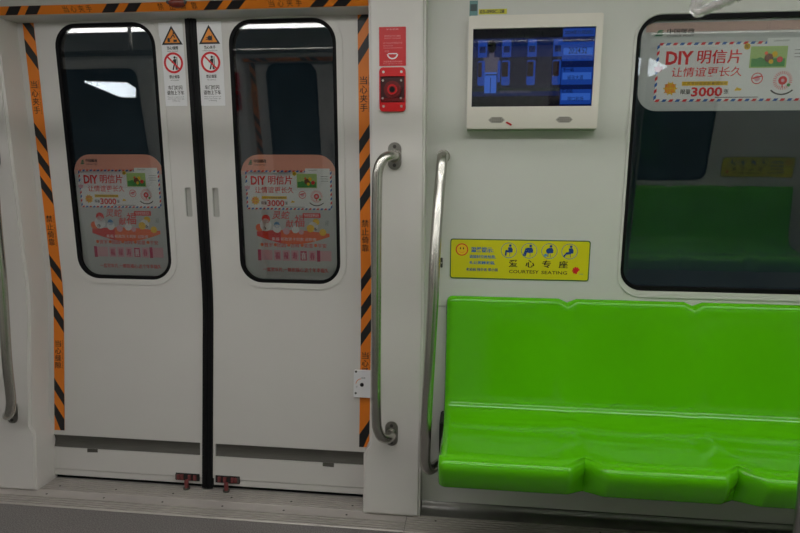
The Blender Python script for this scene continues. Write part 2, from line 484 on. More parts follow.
def seal(s):
    own = panel([[(s*.0005, .010), (s*.0225, .010), (s*.0225, 1.99), (s*.0005, 1.99)]], -.008, .03, .003)
    panel([[(s*.002, .012), (s*.009, .012), (s*.009, 1.985), (s*.002, 1.985)]], -.013, -.007, .002, bm=own)
    return own
DREDB = mat('faded_red_guide_plastic', rgb(118, 58, 58), .5, noise=.2, nscale=60)
door(1, -1, 'left white sliding door leaf with rounded window')
door(2, 1, 'right white sliding door leaf with rounded window')

# ================================================================== HANDRAILS
def handrail(label, pts, r, mounts, group=None):
    base = Vector((pts[0][0], pts[0][1], pts[-1][2]))
    root = thing('handrail', label, 'handrail', base)
    obj('rail_tube', tube(catmull(pts, 7), r, 20), STEEL, root, ang=60)
    for (x, z, y, hw, hh) in mounts:
        m = panel([rrect(x-hw, z-hh, x+hw, z+hh, hw*.98, 10)], y-.005, y, .002, curved=False)
        pl = obj('mounting_plate', m, DSTEEL2, root)
        if hh > .03:
            for q in (-1, 1):
                obj('screw', cyl((x, y-.007, z+q*hh*.68), (0, 1, 0), .0065, .003, 14), SCREW, pl)
        obj('collar', cyl((x, y-.010, z), (0, 1, 0), r*1.25, .006, 24, .002), STEEL, pl)
    return root
DSTEEL2 = mat('dull_mount_steel', (.27, .26, .24), .38, 1, noise=.1, nscale=20)
yt, yb_ = prof(1.40)-.1155, prof(.332)-.1155
handrail('bent steel handrail on the pillar between the doors and the bench',
    [(.806, yt, 1.40), (.805, yt-.035, 1.40), (.796, yt-.062, 1.398), (.775, yt-.082, 1.385), (.760, yt-.092, 1.35), (.756, yt-.095, 1.30), (.755, -.258, 1.1), (.755, -.26, .9),
     (.755, -.26, .6), (.756, yb_-.095, .425), (.760, yb_-.092, .385), (.772, yb_-.082, .352), (.79, yb_-.062, .336), (.80, yb_-.035, .332), (.801, yb_, .332)],
    .0185, [(.806, 1.40, yt, .025, .05), (.801, .332, yb_, .025, .05)])
handrail('steel handrail on the pillar at the left edge of the picture',
    [(-.800, yt, 1.40), (-.799, yt-.035, 1.40), (-.79, yt-.062, 1.398), (-.765, yt-.082, 1.385), (-.745, yt-.092, 1.35), (-.735, yt-.095, 1.30), (-.728, -.258, 1.1), (-.722, -.26, .9),
     (-.726, -.26, .6), (-.735, yb_-.088, .44), (-.745, yb_-.080, .395), (-.762, yb_-.070, .360), (-.786, yb_-.052, .342), (-.802, yb_-.03, .338), (-.808, yb_, .338)],
    .0185, [(-.800, 1.40, yt, .025, .05), (-.808, .338, yb_, .025, .05)])
w1 = prof(1.405)
handrail('long bowed steel handrail between the pillar and the green bench',
    [(.981, w1, 1.405), (.981, w1-.02, 1.405), (.979, w1-.045, 1.398), (.977, w1-.062, 1.375), (.974, -.118, 1.32), (.969, -.16, 1.22), (.965, -.195, 1.12), (.962, -.225, 1.0), (.960, -.24, .88),
     (.951, -.25, .65), (.943, -.25, .45), (.939, -.25, .30), (.942, -.245, .255), (.954, -.23, .230), (.975, -.205, .230), (.995, -.17, .230), (1.01, -.12, .232), (1.01, -.065, .234)],
    .0205, [(.981, 1.405, w1, .022, .022)])

# ================================================================== BENCH
def bench(xs0=1.004, pitch=.466, n=5):
    root = thing('bench', 'long glossy green moulded plastic bench under the window', 'bench', (xs0+pitch*n/2, -.3, 0))
    P = [(-.006, .846), (-.016, .857), (-.030, .859), (-.040, .852), (-.046, .836), (-.050, .80), (-.062, .70), (-.076, .60), (-.090, .52), (-.102, .468), (-.124, .436), (-.154, .420), (-.190, .409),
         (-.24, .403), (-.32, .405), (-.40, .412), (-.47, .420), (-.515, .4255), (-.540, .4255), (-.558, .418), (-.567, .404), (-.565, .384), (-.553, .355), (-.536, .328), (-.524, .317), (-.506, .315)]
    NS = 6
    Q = [(p.y, p.z) for p in catmull([(0, y, z) for y, z in P], NS)]
    Q = [(y, z + (.0016*math.exp(-((y+.172)/.007)**2) + .0013*math.exp(-((y+.222)/.007)**2) + .0010*math.exp(-((y+.30)/.008)**2) if z < .45 and y > -.45 else 0)) for y, z in Q]
    # arc length for ridge weighting
    x1 = xs0 + pitch*n
    offs = [-.15, -.12, -.10, -.085, -.070, -.062, -.055, -.040, -.034, -.028, -.022, -.016, -.010, -.005, 0, .005, .010, .016, .022, .028, .034, .040,   .055, .062, .070, .085, .10, .12, .15]
    xs = [xs0, xs0+.004, xs0+.012, xs0+.024, xs0+.018, xs0+.035, xs0+.05, xs0+.12, xs0+.2, xs0+.3]
    for k in range(1, n):
        c = xs0+pitch*k
        xs += [c+o for o in offs] + [c+pitch*.35, c+pitch*.5, c+pitch*.65]
    xs += [x1-.3, x1-.2, x1-.12, x1-.05, x1-.024, x1-.012, x1-.004, x1]
    xs = sorted(set(round(x, 4) for x in xs if xs0 <= x <= x1))
    bm = bmesh.new(); rows = []
    for x in xs:
        e = min(x-xs0, x1-x)                   # distance to an end
        k = round((x-xs0)/pitch); k = min(max(k, 1), n-1); dn = x-(xs0+pitch*k); a = abs(dn)
        row = []
        for ii, (y, z) in enumerate(Q):
            i = ii/NS
            yy, zz = y, z
            if i <= 5:                                         # notch in the top edge
                q = max(0, 1-a/.034); zz -= .015*q*max(0, min(1, (4.6-i)/1.5))
                yy += .006*q*min(1, i/2)*max(0, min(1, (5-i)/1.5))
            if 16 < i:                                        # V dent in the front edge
                q = max(0, 1-a/.058); w = min(1, (i-16)/2.5)
                yy += .066*q*w*(1-.35*max(0, min(1, (i-22)/3)))
                zz -= .010*q*max(0, min(1, i-22))
            if 5 < i < 17:                                     # soft ridge between two places
                q = math.exp(-(a/.05)**2); s_ = math.sin(PI*(i-5)/12)
                w2 = max(0, min(1, i-10.5)); yy -= .010*q*s_*(1-w2); zz += .010*q*s_*w2
                u = (dn/pitch)                                  # shallow scoop of each place
                sc = math.sin(PI*min(1, abs(abs(dn)/pitch)))**2
                zz -= .004*sc*w2*math.sin(PI*min(1, (17-i)/6))
            # rounded ends, folded back
            if e < .024:
                t = 1-e/.024; f = (1-math.sqrt(max(0, 1-t*t)))
                if i < 10: yy += min(.026*f, -.004-yy if yy < -.004 else 0) if yy+.026*f > -.004 else .026*f; zz -= (.024*f if i < 5 else 0)
                elif i < 18: zz -= .026*f; yy += .008*f
                else: yy += .026*f; zz -= .006*f*(i < 21)
            row.append(bm.verts.new((x, yy, zz)))
        rows.append(row)
    for a, b in zip(rows, rows[1:]):
        for i in range(len(Q)-1): bm.faces.new((a[i], a[i+1], b[i+1], b[i]))
    bmesh.ops.recalc_face_normals(bm, faces=bm.faces[:])
    bm.normal_update()
    f = [f for f in bm.faces if abs(f.normal.z) > .9][0]
    o = obj('seat_shell', bm, GREEN, root, ang=60)
    so = o.modifiers.new('thick', 'SOLIDIFY'); so.thickness = .006; so.offset = 0
    obj('dark_end_piece', box(xs0-.016, xs0+.004, -.19, -.06, .27, .40, .004), DARKM, root)  # dark piece filling the gap at the bench end
    # carrying beam and brackets below
    obj('support_beam', box(xs0+.03, x1-.03, -.30, -.22, .335, .385, .006), DSTEEL, root)
    for k in range(n+1):
        x = xs0+.06+(pitch*n-.12)*k/n
        pts = [(-.10, .22), (-.10, .40), (-.46, .40), (-.46, .375), (-.16, .30), (-.16, .22)]
        obj('bracket', extrude_x(pts, x-.01, x+.01), DARKM, root)
    return root
DARKM = mat('black_bracket_metal', (.02, .02, .02), .45, .6)
BENCH = bench()

# ================================================================== WINDOW OVER THE BENCH
def window(n, label):
    w = WIN
    root = thing('window_%d' % n, label, 'window', at((w[0]+w[2])/2, w[1])); root['kind'] = 'structure'
    obj('window_frame', panel([rrect(w[0]-.020, w[1]-.036, w[2]+.020, w[3]+.016, w[4]+.022), rrect(w[0]-.004, w[1]-.004, w[2]+.004, w[3]+.004, w[4]+.004)], -.005, .0, .004, seg=3), WHITE, root)
    obj('window_gasket', panel([rrect(w[0]-.006, w[1]-.006, w[2]+.006, w[3]+.006, w[4]+.006), rrect(w[0]+.005, w[1]+.010, w[2]-.005, w[3]-.010, w[4]-.006)], -.003, .03, .001), GASK, root)
    pn = panel([rrect(w[0]+.002, w[1]+.006, w[2]-.002, w[3]-.006, w[4]-.01)], .010, .014)
    for v in pn.verts: v.co.y -= .017*(v.co.z-1.4)          # the pane leans in a little more than the wall
    obj('window_pane', pn, GLASS, root)
    return root
WINDOW = window(1, 'large dark window with rounded corners over the bench')

# ================================================================== POSTERS
PGREY = mat('pale_grey_poster_film', rgb(196, 200, 198), .5, noise=.03)
PPINK = mat('salmon_poster_film', rgb(226, 160, 138), .5)
PPINK2 = mat('pale_pink_poster_film', rgb(214, 180, 168), .5)
PRED = mat('red_poster_ink', rgb(224, 40, 42), .5)
PORG = mat('orange_poster_ink', rgb(240, 104, 44), .5)
PYEL = mat('yellow_poster_ink', rgb(238, 196, 30), .5)
PBLU = mat('blue_poster_ink', rgb(40, 100, 180), .5)
PLBL = mat('light_blue_poster_ink', rgb(90, 150, 200), .5)
PWHT = mat('white_poster_ink', rgb(232, 234, 232), .5)
PGRN = mat('green_poster_ink', rgb(70, 150, 70), .5)
PLGR = mat('light_green_poster_ink', rgb(170, 200, 120), .5)
PBRN = mat('brown_poster_ink', rgb(120, 70, 40), .5)
PMAG = mat('magenta_poster_ink', rgb(196, 30, 90), .5)
PPIN = mat('rose_poster_ink', rgb(222, 170, 180), .5)
PDRK = mat('charcoal_poster_ink', rgb(50, 44, 44), .5)

def postcard(S, x0, z0, x1, z1):
    """the airmail-edged postcard print; a, b run 0..1 from its top-left corner"""
    W, H = x1-x0, z1-z0
    X = lambda a: x0+a*W
    Z = lambda b: z1-b*H
    t = H*.028
    S.rect(X(0), Z(1), X(1), Z(0), PWHT, 1)
    n = 22
    for i in range(n):
        m = (PRED, PBLU)[i % 2]; a, b = X((i+.15)/n), X((i+.72)/n); k = W*.006
        S.poly([(a-k, Z(0)-t), (b-k, Z(0)-t), (b+k, Z(0)+t*.6), (a+k, Z(0)+t*.6)], m, 3)
        S.poly([(a-k, Z(1)-t*.6), (b-k, Z(1)-t*.6), (b+k, Z(1)+t), (a+k, Z(1)+t)], m, 3)
    n = 9
    for i in range(n):
        m = (PBLU, PRED)[i % 2]; a, b = Z((i+.15)/n), Z((i+.72)/n); k = H*.02
        S.poly([(X(0)-t*.6, a-k), (X(0)+t, a+k), (X(0)+t, b+k), (X(0)-t*.6, b-k)], m, 3)
        S.poly([(X(1)-t, a-k), (X(1)+t*.6, a+k), (X(1)+t*.6, b+k), (X(1)-t, b-k)], m, 3)
    # postcard picture on the right
    S.rect(X(.70), Z(.42), X(.985), Z(-.07), PWHT, 4)
    for q in (.14, .20, .26): S.line(X(.88), Z(q), X(.965), Z(q), H*.008, PDRK, 5)
    S.text('CHINA POST', X(.74), Z(-.005), X(.84), Z(-.035), PDRK, 5)
    S.rect(X(.60), Z(.44), X(.835), Z(.07), PLGR, 5)
    S.rect(X(.61), Z(.42), X(.825), Z(.28), PGRN, 6)
    S.dot(X(.665), Z(.33), H*.07, PGRN, 7); S.dot(X(.72), Z(.27), H*.075, PBRN, 8); S.dot(X(.755), Z(.21), H*.05, PYEL, 8)
    S.dot(X(.70), Z(.19), H*.03, PORG, 9); S.dot(X(.79), Z(.30), H*.05, PRED, 9); S.dot(X(.735), Z(.335), H*.04, PYEL, 10)
    S.dot(X(.575), Z(.07), H*.055, PYEL, 8); S.text('新', X(.56), Z(.105), X(.59), Z(.035), PDRK, 9)
    # headline
    S.text('DIY', X(.055), Z(.365), X(.235), Z(.13), PRED, 4, .035)
    S.text('明信片', X(.262), Z(.355), X(.545), Z(.115), PRED, 4, .012, skew=W*.004)
    S.text('让情谊更长久', X(.10), Z(.58), X(.56), Z(.41), PRED, 4, .008, skew=W*.006)
    S.rect(X(.175), Z(.735), X(.475), Z(.66), PYEL, 3); S.text('江苏专供邮政新春明信片', X(.18), Z(.725), X(.47), Z(.672), PDRK, 4)
    S.dot(X(.10), Z(.78), H*.10, PYEL, 3)
    for i in range(10):
        a = 2*PI*i/10; S.line(X(.10)+H*.09*math.cos(a), Z(.78)+H*.09*math.sin(a), X(.10)+H*.125*math.cos(a), Z(.78)+H*.125*math.sin(a), H*.02, PYEL, 3)
    S.text('新年', X(.065), Z(.775), X(.135), Z(.70), PORG, 4, .01); S.text('好礼', X(.065), Z(.86), X(.135), Z(.785), PORG, 4, .01)
    S.text('限量', X(.17), Z(.885), X(.235), Z(.80), PDRK, 4, .012)
    S.text('3000', X(.24), Z(.93), X(.445), Z(.76), PRED, 4, .03)
    S.text('张', X(.455), Z(.885), X(.485), Z(.80), PDRK, 4, .012)
    S.poly([(X(.52), Z(.83)), (X(.535), Z(.77)), (X(.57), Z(.80)), (X(.56), Z(.83))], PYEL, 4)
    S.line(X(.40), Z(.945), X(.68), Z(.945), H*.012, PDRK, 4)
    # postmarks
    S.ring(X(.66), Z(.62), H*.085, H*.10, PRED, 4, 20); S.dot(X(.66), Z(.62), H*.05, PPIN, 4); S.line(X(.63), Z(.62), X(.69), Z(.58), H*.022, PRED, 5)
    S.dot(X(.825), Z(.66), H*.075, PRED, 4); S.dot(X(.825), Z(.66), H*.03, PPIN, 5)
    S.line(X(.825), Z(.70), X(.825), Z(.78), H*.02, PRED, 5)
    for i in range(26):
        a = 2*PI*i/26; S.line(X(.825)+H*.11*math.cos(a), Z(.66)+H*.11*math.sin(a), X(.825)+H*.165*math.cos(a), Z(.66)+H*.165*math.sin(a), H*.010, PRED, 4)
    S.dot(X(.865), Z(.74), H*.03, PGRN, 5)
    S.ring(X(.825), Z(.64), H*.25, H*.275, PDRK, 4, 14, 1.25*PI, 1.75*PI)
    S.dot(X(.012), Z(.42), H*.075, PPIN, 5); S.dot(X(-.005), Z(.36), H*.04, PWHT, 6); S.dot(X(.028), Z(.36), H*.04, PWHT, 6)

INKB = mat('black_poster_ink', rgb(14, 12, 12), .5)
def logo(S, x0, z0, x1, z1):
    w = (x1-x0); h = z1-z0
    for i in range(3):
        S.poly([(x0+.02*w+i*.03*w, z0+h*(.15+.25*i)), (x0+.2*w, z0+h*(.15+.25*i)), (x0+.26*w, z0+h*(.35+.25*i)), (x0+.08*w+i*.03*w, z0+h*(.35+.25*i))], GREENP, 3)
    S.text('中国邮政', x0+.34*w, z0+.42*h, x1, z1, INKB, 3, .03)
    S.text('CHINA POST', x0+.34*w, z0+.02*h, x1, z0+.27*h, PDRK, 3)
GREENP = mat('dark_green_logo_ink', rgb(20, 110, 70), .5)

def door_poster(label, x0, x1, zt=1.412, zb=.898):
    S = Sheet(rrect(x0, zb, x1, zt, .075, 8), .014, PGREY)
    W, H = x1-x0, zt-zb
    X = lambda u: x0+u*W
    Z = lambda v: zt-v*H
    # salmon header follows the rounded top corners
    S.poly([p for p in rrect(x0, Z(.10), x1, zt, .075, 8, rs=(0, 0, .075-.024, .075-.024))] if False else
           [(x0, Z(.125)), (x1, Z(.125))] + [p for p in rrect(x0, zb, x1, zt, .075, 8) if p[1] > Z(.125)+.001], PPINK, 1)
    S.rect(X(0), Z(.155), X(1), Z(.125), PPINK2, 1)
    logo(S, X(.075), Z(.085), X(.275), Z(.035))
    postcard(S, X(.05), Z(.42), X(.95), Z(.125))
    # festive title with small drawing
    S.text('灵蛇', X(.32), Z(.50), X(.50), Z(.435), PRED, 8, .008, skew=.006)
    S.text('献', X(.46), Z(.565), X(.54), Z(.505), PRED, 8, .008, skew=.004)
    S.text('福', X(.55), Z(.56), X(.66), Z(.465), PRED, 8, .008, skew=.004)
    S.rect(X(.64), Z(.487), X(.83), Z(.45), PRED, 4, .003); S.text('新年有奖明信片', X(.655), Z(.482), X(.815), Z(.455), PWHT, 6)
    top = [(X(.14+.78*t), Z(.60 - .02*math.sin(PI*t) + .01*t)) for t in [i/12 for i in range(13)]]
    bot = [(X(.92-.78*t), Z(.635 + .065*math.sin(PI*t))) for t in [i/12 for i in range(13)]]
    for i in range(12):
        m = PRED if i < 4 else PORG
        S.poly([top[i], top[i+1], bot[11-i], bot[12-i]], m, 3)
    S.text('集福 邮政贺卡到家 迎新春', X(.30), Z(.672), X(.78), Z(.645), PWHT, 5)
    for (u, v, r, m) in ((.17, .57, .045, PORG), (.24, .55, .07, PWHT), (.225, .575, .022, PDRK), (.245, .50, .05, PRED), (.24, .525, .045, PWHT), (.36, .575, .05, PWHT), (.36, .545, .035, PLBL),
                         (.46, .595, .04, PPIN), (.56, .58, .045, PWHT), (.62, .60, .03, PPIN), (.72, .57, .045, PYEL), (.75, .555, .055, PWHT), (.77, .575, .018, PDRK), (.78, .52, .04, PYEL), (.85, .60, .04, PYEL)):
        S.dot(X(u), Z(v), r*W*.9, m, 4 + int(u*20) % 3)
    S.text('迎', X(.875), Z(.545), X(.915), Z(.505), TEALD, 6)
    for i in range(5):
        u = .19+i*.145
        S.dot(X(u), Z(.705), W*.018, PORG, 3); S.text(('贺岁', '团圆', '吉祥', '如意', '平安')[i], X(u+.022), Z(.725), X(u+.115), Z(.69), PRED, 3, .01)
    # row of small cards (the codes at both ends are left blank)
    S.rect(X(.14), Z(.835), X(.175), Z(.745), PMAG, 3); S.rect(X(.175), Z(.83), X(.30), Z(.748), PPIN, 3)
    S.rect(X(.78), Z(.835), X(.815), Z(.745), PMAG, 3); S.rect(X(.815), Z(.83), X(.935), Z(.748), PPIN, 3)
    for i in range(5):
        u = .315+i*.094
        S.rect(X(u), Z(.832), X(u+.08), Z(.748), PPIN, 3); S.rect(X(u+.008), Z(.826), X(u+.072), Z(.754), (PPIN, PMAG, PPIN, PMAG, PPIN)[i] if i == 3 else PPIN, 4)
        S.text('福禄寿喜春'[i], X(u+.015), Z(.82), X(u+.065), Z(.762), PMAG if i != 3 else PWHT, 5, .02)
    S.text('一套贺年片,一颗祝福心,这个年幸福久', X(.19), Z(.925), X(.90), Z(.888), PRED, 3, .012)
    return tag(S.build('window_poster'), label, 'poster')
TEALD = mat('grey_teal_poster_ink', rgb(130, 140, 140), .5)
door_poster('rounded red and white postcard poster in the left door window', -.555, -.166)
door_poster('rounded red and white postcard poster in the right door window', .166, .555)

w = WIN
S = Sheet(rrect(1.686, 1.571, 2.905, 1.883, .06, 8, rs=(.07, .07, .055, .055)), .019, PGREY)
px = lambda u: 1.662+(u-633)*.00353
pz = lambda v: 1.883-(v-19)*.00341
S.rect(1.70, 1.845, 2.89, 1.876, PPINK2, 1)
logo(S, px(651), pz(35.5), px(691), pz(27))
postcard(S, px(657), pz(100), px(806), pz(42))
S.text('灵蛇献福', 2.36, 1.70, 2.75, 1.80, PRED, 3, .02)
S.text('一套贺年片,一颗祝福心', 2.36, 1.61, 2.80, 1.64, PRED, 3, .012)
tag(S.build('window_poster'), 'wide grey postcard poster across the top of the window over the bench', 'poster')

# ================================================================== HAZARD TAPES
def hazard_vertical(s, label, tops, z_end):
    x0, x1 = .653, .700
    S = Sheet([(s*x0, z_end), (s*x1, z_end), (s*x1, 1.962), (s*x0, 1.962)], -.0022, ORANGE, .0010)
    for zt in tops:                     # top of the black bar at the outer edge
        h, dr = .052, .070
        pts = [(s*x1, zt), (s*x1, zt-h), (s*x0, zt-h-dr), (s*x0, zt-dr)]
        if zt-h-dr < z_end: pts = [(s*x1, zt), (s*x1, max(z_end, zt-h)), (s*(x0+.018), z_end), (s*x0, z_end), (s*x0, max(z_end, zt-dr))]
        if zt > 1.95: pts = [(s*x1, 1.96), (s*x1, zt-h), (s*x0, zt-h-dr), (s*x0, zt-dr)]
        S.poly(pts, HBLACK, 1)
    cx = (x0+x1)/2
    for (t, en, z1, z0) in (('当心夹手', 'MIND YOUR HANDS', 1.705, 1.572), ('禁止倚靠', 'NO LEANING', 1.160, 1.028), ('当心缝隙', 'MIND THE GAP', .618, .492)):
        a = s*cx
        S.vtext(t, a-.0175, z0, a+.0105, z1, HINK, 1, .012)
        S.text(en, a+.0145, z0, a+.0185, z1, HINK, 1, 0, rot=1)
    return tag(S.build('hazard_tape'), label, 'tape')
HINK = mat('dark_brown_tape_print', rgb(46, 26, 14), .5)
hazard_vertical(-1, 'black and orange hazard tape down the left edge of the doors', [1.975, 1.866, 1.54, 1.431, 1.325, .993, .879, .773, .452, .341], .222)
hazard_vertical(1, 'black and orange hazard tape down the right edge of the doors, under the lock plate', [1.975, 1.866, 1.535, 1.425, 1.312, .985, .872, .762, .345], .223)
# tape along the header
S = Sheet([(-.80, 1.9255), (.712, 1.9255), (.712, 1.951), (-.80, 1.951)], -.1022, ORANGE, .0010)
for xb in (-.651, -.571, -.259, -.173, .139, .223, .537, .62):
    S.poly([(xb-.040, 1.9257), (xb+.010, 1.9257), (xb+.046, 1.9508), (xb-.004, 1.9508)], HBLACK, 1)
for (t, a, b) in (('当心夹手', -.45, -.325), ('禁止倚靠', -.075, .097), ('当心夹手', .345, .48)):
    n = len(t)
    for i, ch in enumerate(t):
        q = a+(b-a)*i/n; S.text(ch, q+.003, 1.929, q+.025, 1.948, HINK, 1)
for v in S.bm.verts: lean(v)
tag(S.build('hazard_tape'), 'black and orange hazard tape across the header over the doors', 'tape')

# indicator lamp on the header
lm = bmesh.new()
bmesh.ops.create_uvsphere(lm, u_segments=24, v_segments=12, radius=1)
for v in lm.verts: v.co = Vector((v.co.x*.034+.006, v.co.y*.016+prof(1.95)-.118, v.co.z*.018+1.949 + (0 if v.co.z < 0 else -.004*v.co.z)))
rt = thing('indicator_lamp', 'small dark red door indicator lamp on the header above the door gap', 'lamp', (.006, prof(1.95)-.102, 1.93))
obj('lens', lm, mat('dark_red_lamp_lens', rgb(110, 42, 30), .25), rt)
obj('base_ring', panel([circ(.006, 1.952, .040, 28, .016)], -.125, -.110, .002), mat('black_lamp_base', (.02, .02, .02), .4), rt)

# ================================================================== STICKERS ON THE DOOR LEAVES
def warn_sticker(label, x0, x1, title, en, left):
    z0, z1 = 1.60, 1.912
    S = Sheet(rrect(x0, z0, x1, z1, .003, 2), -.0022, PAPER, .0010)
    W = x1-x0; cx = (x0+x1)/2 + (.003 if left else -.001)
    # amber triangle, black rim
    def tri(k, zo, m, ly):
        S.poly([(cx-k, zo-k*.62), (cx+k, zo-k*.62), (cx, zo+k*1.02)], m, ly)
    tri(.043, 1.857, HBLACK, 1); tri(.0315, 1.8565, AMBER, 2)
    if left:
        S.rect(cx-.018, 1.8405, cx-.008, 1.855, HBLACK, 3); S.rect(cx+.006, 1.8405, cx+.020, 1.849, HBLACK, 3)
        S.line(cx-.006, 1.852, cx+.006, 1.868, .004, HBLACK, 3); S.dot(cx+.008, 1.873, .0035, HBLACK, 3); S.line(cx+.006, 1.868, cx+.012, 1.856, .004, HBLACK, 3)
    else:
        S.dot(cx+.002, 1.852, .009, HBLACK, 3); S.rect(cx-.014, 1.846, cx, 1.8485, HBLACK, 3); S.rect(cx-.013, 1.852, cx, 1.8545, HBLACK, 3)
        S.rect(cx+.009, 1.8405, cx+.012, 1.862, HBLACK, 3)
    S.text(title, cx-.023, 1.812, cx+.023, 1.825, INK, 1, .03)
    S.text(en, cx-.030 if not left else cx-.022, 1.8045, cx+.030 if not left else cx+.022, 1.8085, INK, 1)
    # prohibition disc
    zc = 1.763
    S.dot(cx, zc, .038, PAPER2, 1, 32); S.ring(cx, zc, .031, .0395, RED, 3, 36)
    S.dot(cx+.006, zc+.020, .0048, HBLACK, 2)
    S.poly([(cx+.001, zc+.014), (cx+.012, zc+.014), (cx+.011, zc-.006), (cx+.000, zc-.006)], HBLACK, 2)
    S.line(cx+.003, zc-.005, cx-.003, zc-.026, .0055, HBLACK, 2); S.line(cx+.009, zc-.005, cx+.010, zc-.026, .0055, HBLACK, 2)
    S.line(cx+.003, zc+.012, cx-.007, zc+.000, .004, HBLACK, 2); S.rect(cx+.0135, zc-.026, cx+.0165, zc+.022, HBLACK, 2)
    a = 2.36
    S.line(cx+.034*math.cos(a), zc+.034*math.sin(a), cx-.034*math.cos(a), zc-.034*math.sin(a), .0065, RED, 4)
    S.text('禁止倚靠', cx-.021, 1.7045, cx+.021, 1.7175, INK, 1, .03)
    S.text('NO LEANING', cx-.017, 1.696, cx+.017, 1.700, INK, 1)
    S.text('车门灯闪', cx-.029, 1.662, cx+.029, 1.678, INK, 1, .02)
    S.text('请勿上下车', cx-.035, 1.642, cx+.035, 1.659, INK, 1, .02)
    for i, t in enumerate(('Please do not get on or off', 'while the door indicator light', 'is flashing')):
        hw = (.034, .034, .016)[i]; S.text(t, cx-hw, 1.6315-i*.0075, cx+hw, 1.6365-i*.0075, INK, 1)
    return tag(S.build('warning_sticker'), label, 'sticker')
PAPER2 = mat('bright_white_print', rgb(236, 236, 236), .4)
warn_sticker('white warning sticker on the left door leaf, gap warning in an amber triangle', -.132, -.034, '当心缝隙', 'MIND THE GAP', True)
warn_sticker('white warning sticker on the right door leaf, pinched hand warning in an amber triangle', .023, .122, '当心夹手', 'WARNING HANDS PINCHING', False)

# ================================================================== ITEMS ON THE RIGHT PILLAR
PD = -.1155
S = Sheet(rrect(.751, 1.717, .847, 1.849, .002, 2), PD-.0015, REDV, .0014)
PINKW = mat('pale_pink_print', rgb(226, 150, 150), .5)
S.text('紧急解锁', .777, 1.838, .821, 1.844, PINKW, 1)
S.text('紧急情况下车门解锁', .770, 1.815, .828, 1.8215, PINKW, 1)
S.text('EMERGENCY DOOR RELEASE', .770, 1.809, .828, 1.8125, PINKW, 1)
S.text('向下拉动手柄至开位', .766, 1.792, .834, 1.798, PINKW, 1)
S.text('Pull the handle', .766, 1.784, .80, 1.788, PINKW, 1)
S.line(.766, 1.778, .834, 1.778, .0012, PINKW, 1)
S.text('开锁', .771, 1.764, .786, 1.770, PINKW, 1)
S.ring(.799, 1.760, .016, .0205, PAPER2, 1, 14, 1.05*PI, 1.95*PI); S.rect(.783, 1.757, .815, 1.7605, PAPER2, 1)
S.text('非紧急情况请勿操作', .766, 1.729, .834, 1.735, PINKW, 1)
S.text('Emergency use only', .766, 1.7225, .834, 1.7265, PINKW, 1)
tag(S.build('instruction_sign'), 'red instruction sign on the pillar, above the red release box', 'sign')
rt = thing('release_box', 'red emergency release box with recessed knob on the pillar', 'emergency release', at(.799, 1.558, PD))
obj('frame', panel([rrect(.752, 1.558, .8465, 1.711, .014, 6), rrect(.7555, 1.590, .843, 1.680, .003, 2)], PD-.010, PD, .003), REDP, rt)
rb = panel([rrect(.754, 1.589, .8445, 1.681, .003, 2)], PD-.002, PD)
rc = obj('recess', rb, DRED, rt)
kb = panel([circ(.799, 1.634, .031, 32)], PD-.012, PD-.002, .004)
kn = obj('knob', kb, MRED, rt)
obj('knob_ring', panel([circ(.799, 1.634, .018, 28), circ(.799, 1.634, .012, 28)], PD-.017, PD-.012, .001), REDP, kn)
obj('key_hole', panel([circ(.799, 1.634, .0085, 20)], PD-.0165, PD-.012, .001), BLACK, kn)
obj('lower_ledge', panel([[(.757, 1.592), (.8415, 1.592), (.8415, 1.606), (.757, 1.606)]], PD-.011, PD-.002, .003), MRED, rt)
for a in (.767, .832):
    for b in (1.576, 1.695):
        obj('screw', panel([circ(a, b, .0045, 14)], PD-.0125, PD-.009, .001), LSCREW, rt)
    for b in (1.604, 1.667):
        obj('inner_screw', panel([circ(a-.002 if a > .8 else a-.003, b, .0038, 14)], PD-.014 if b < 1.61 else PD-.006, PD-.002, .001), LSCREW, rt)

# lock plate over the right tape
rt = thing('lock_plate', 'white square lock plate with black keyhole over the right hazard tape', 'lock', at(.665, .44, -.004))
LPX0, LPX1, LPZ0, LPZ1 = .629, .700, .434, .544
obj('plate', panel([rrect(LPX0, LPZ0, LPX1, LPZ1, .004, 3)], -.020, -.0035, .002), PAPER, rt)
S = Sheet(circ(.664, .487, .008, 20), -.0212, BLACK, .0011); S.dot(.664, .487, .003, HBLACK, 1)
S.build('key_hole', rt)
S = Sheet([(.650, .530), (.678, .530), (.678, .5305), (.650, .5305)], -.0206, PAPER, .0005)
S.ring(.664, .487, .024, .0265, ORANGE, 1, 12, .55*PI, .95*PI)
S.text('锁闭', .661, .512, .677, .519, INK, 1); S.text('开', .640, .474, .646, .481, INK, 1)
S.build('print', rt)
for b in (.452, .540): obj('screw', panel([circ(.639, b, .0045, 14)], -.0225, -.0195, .001), SCREW, rt)

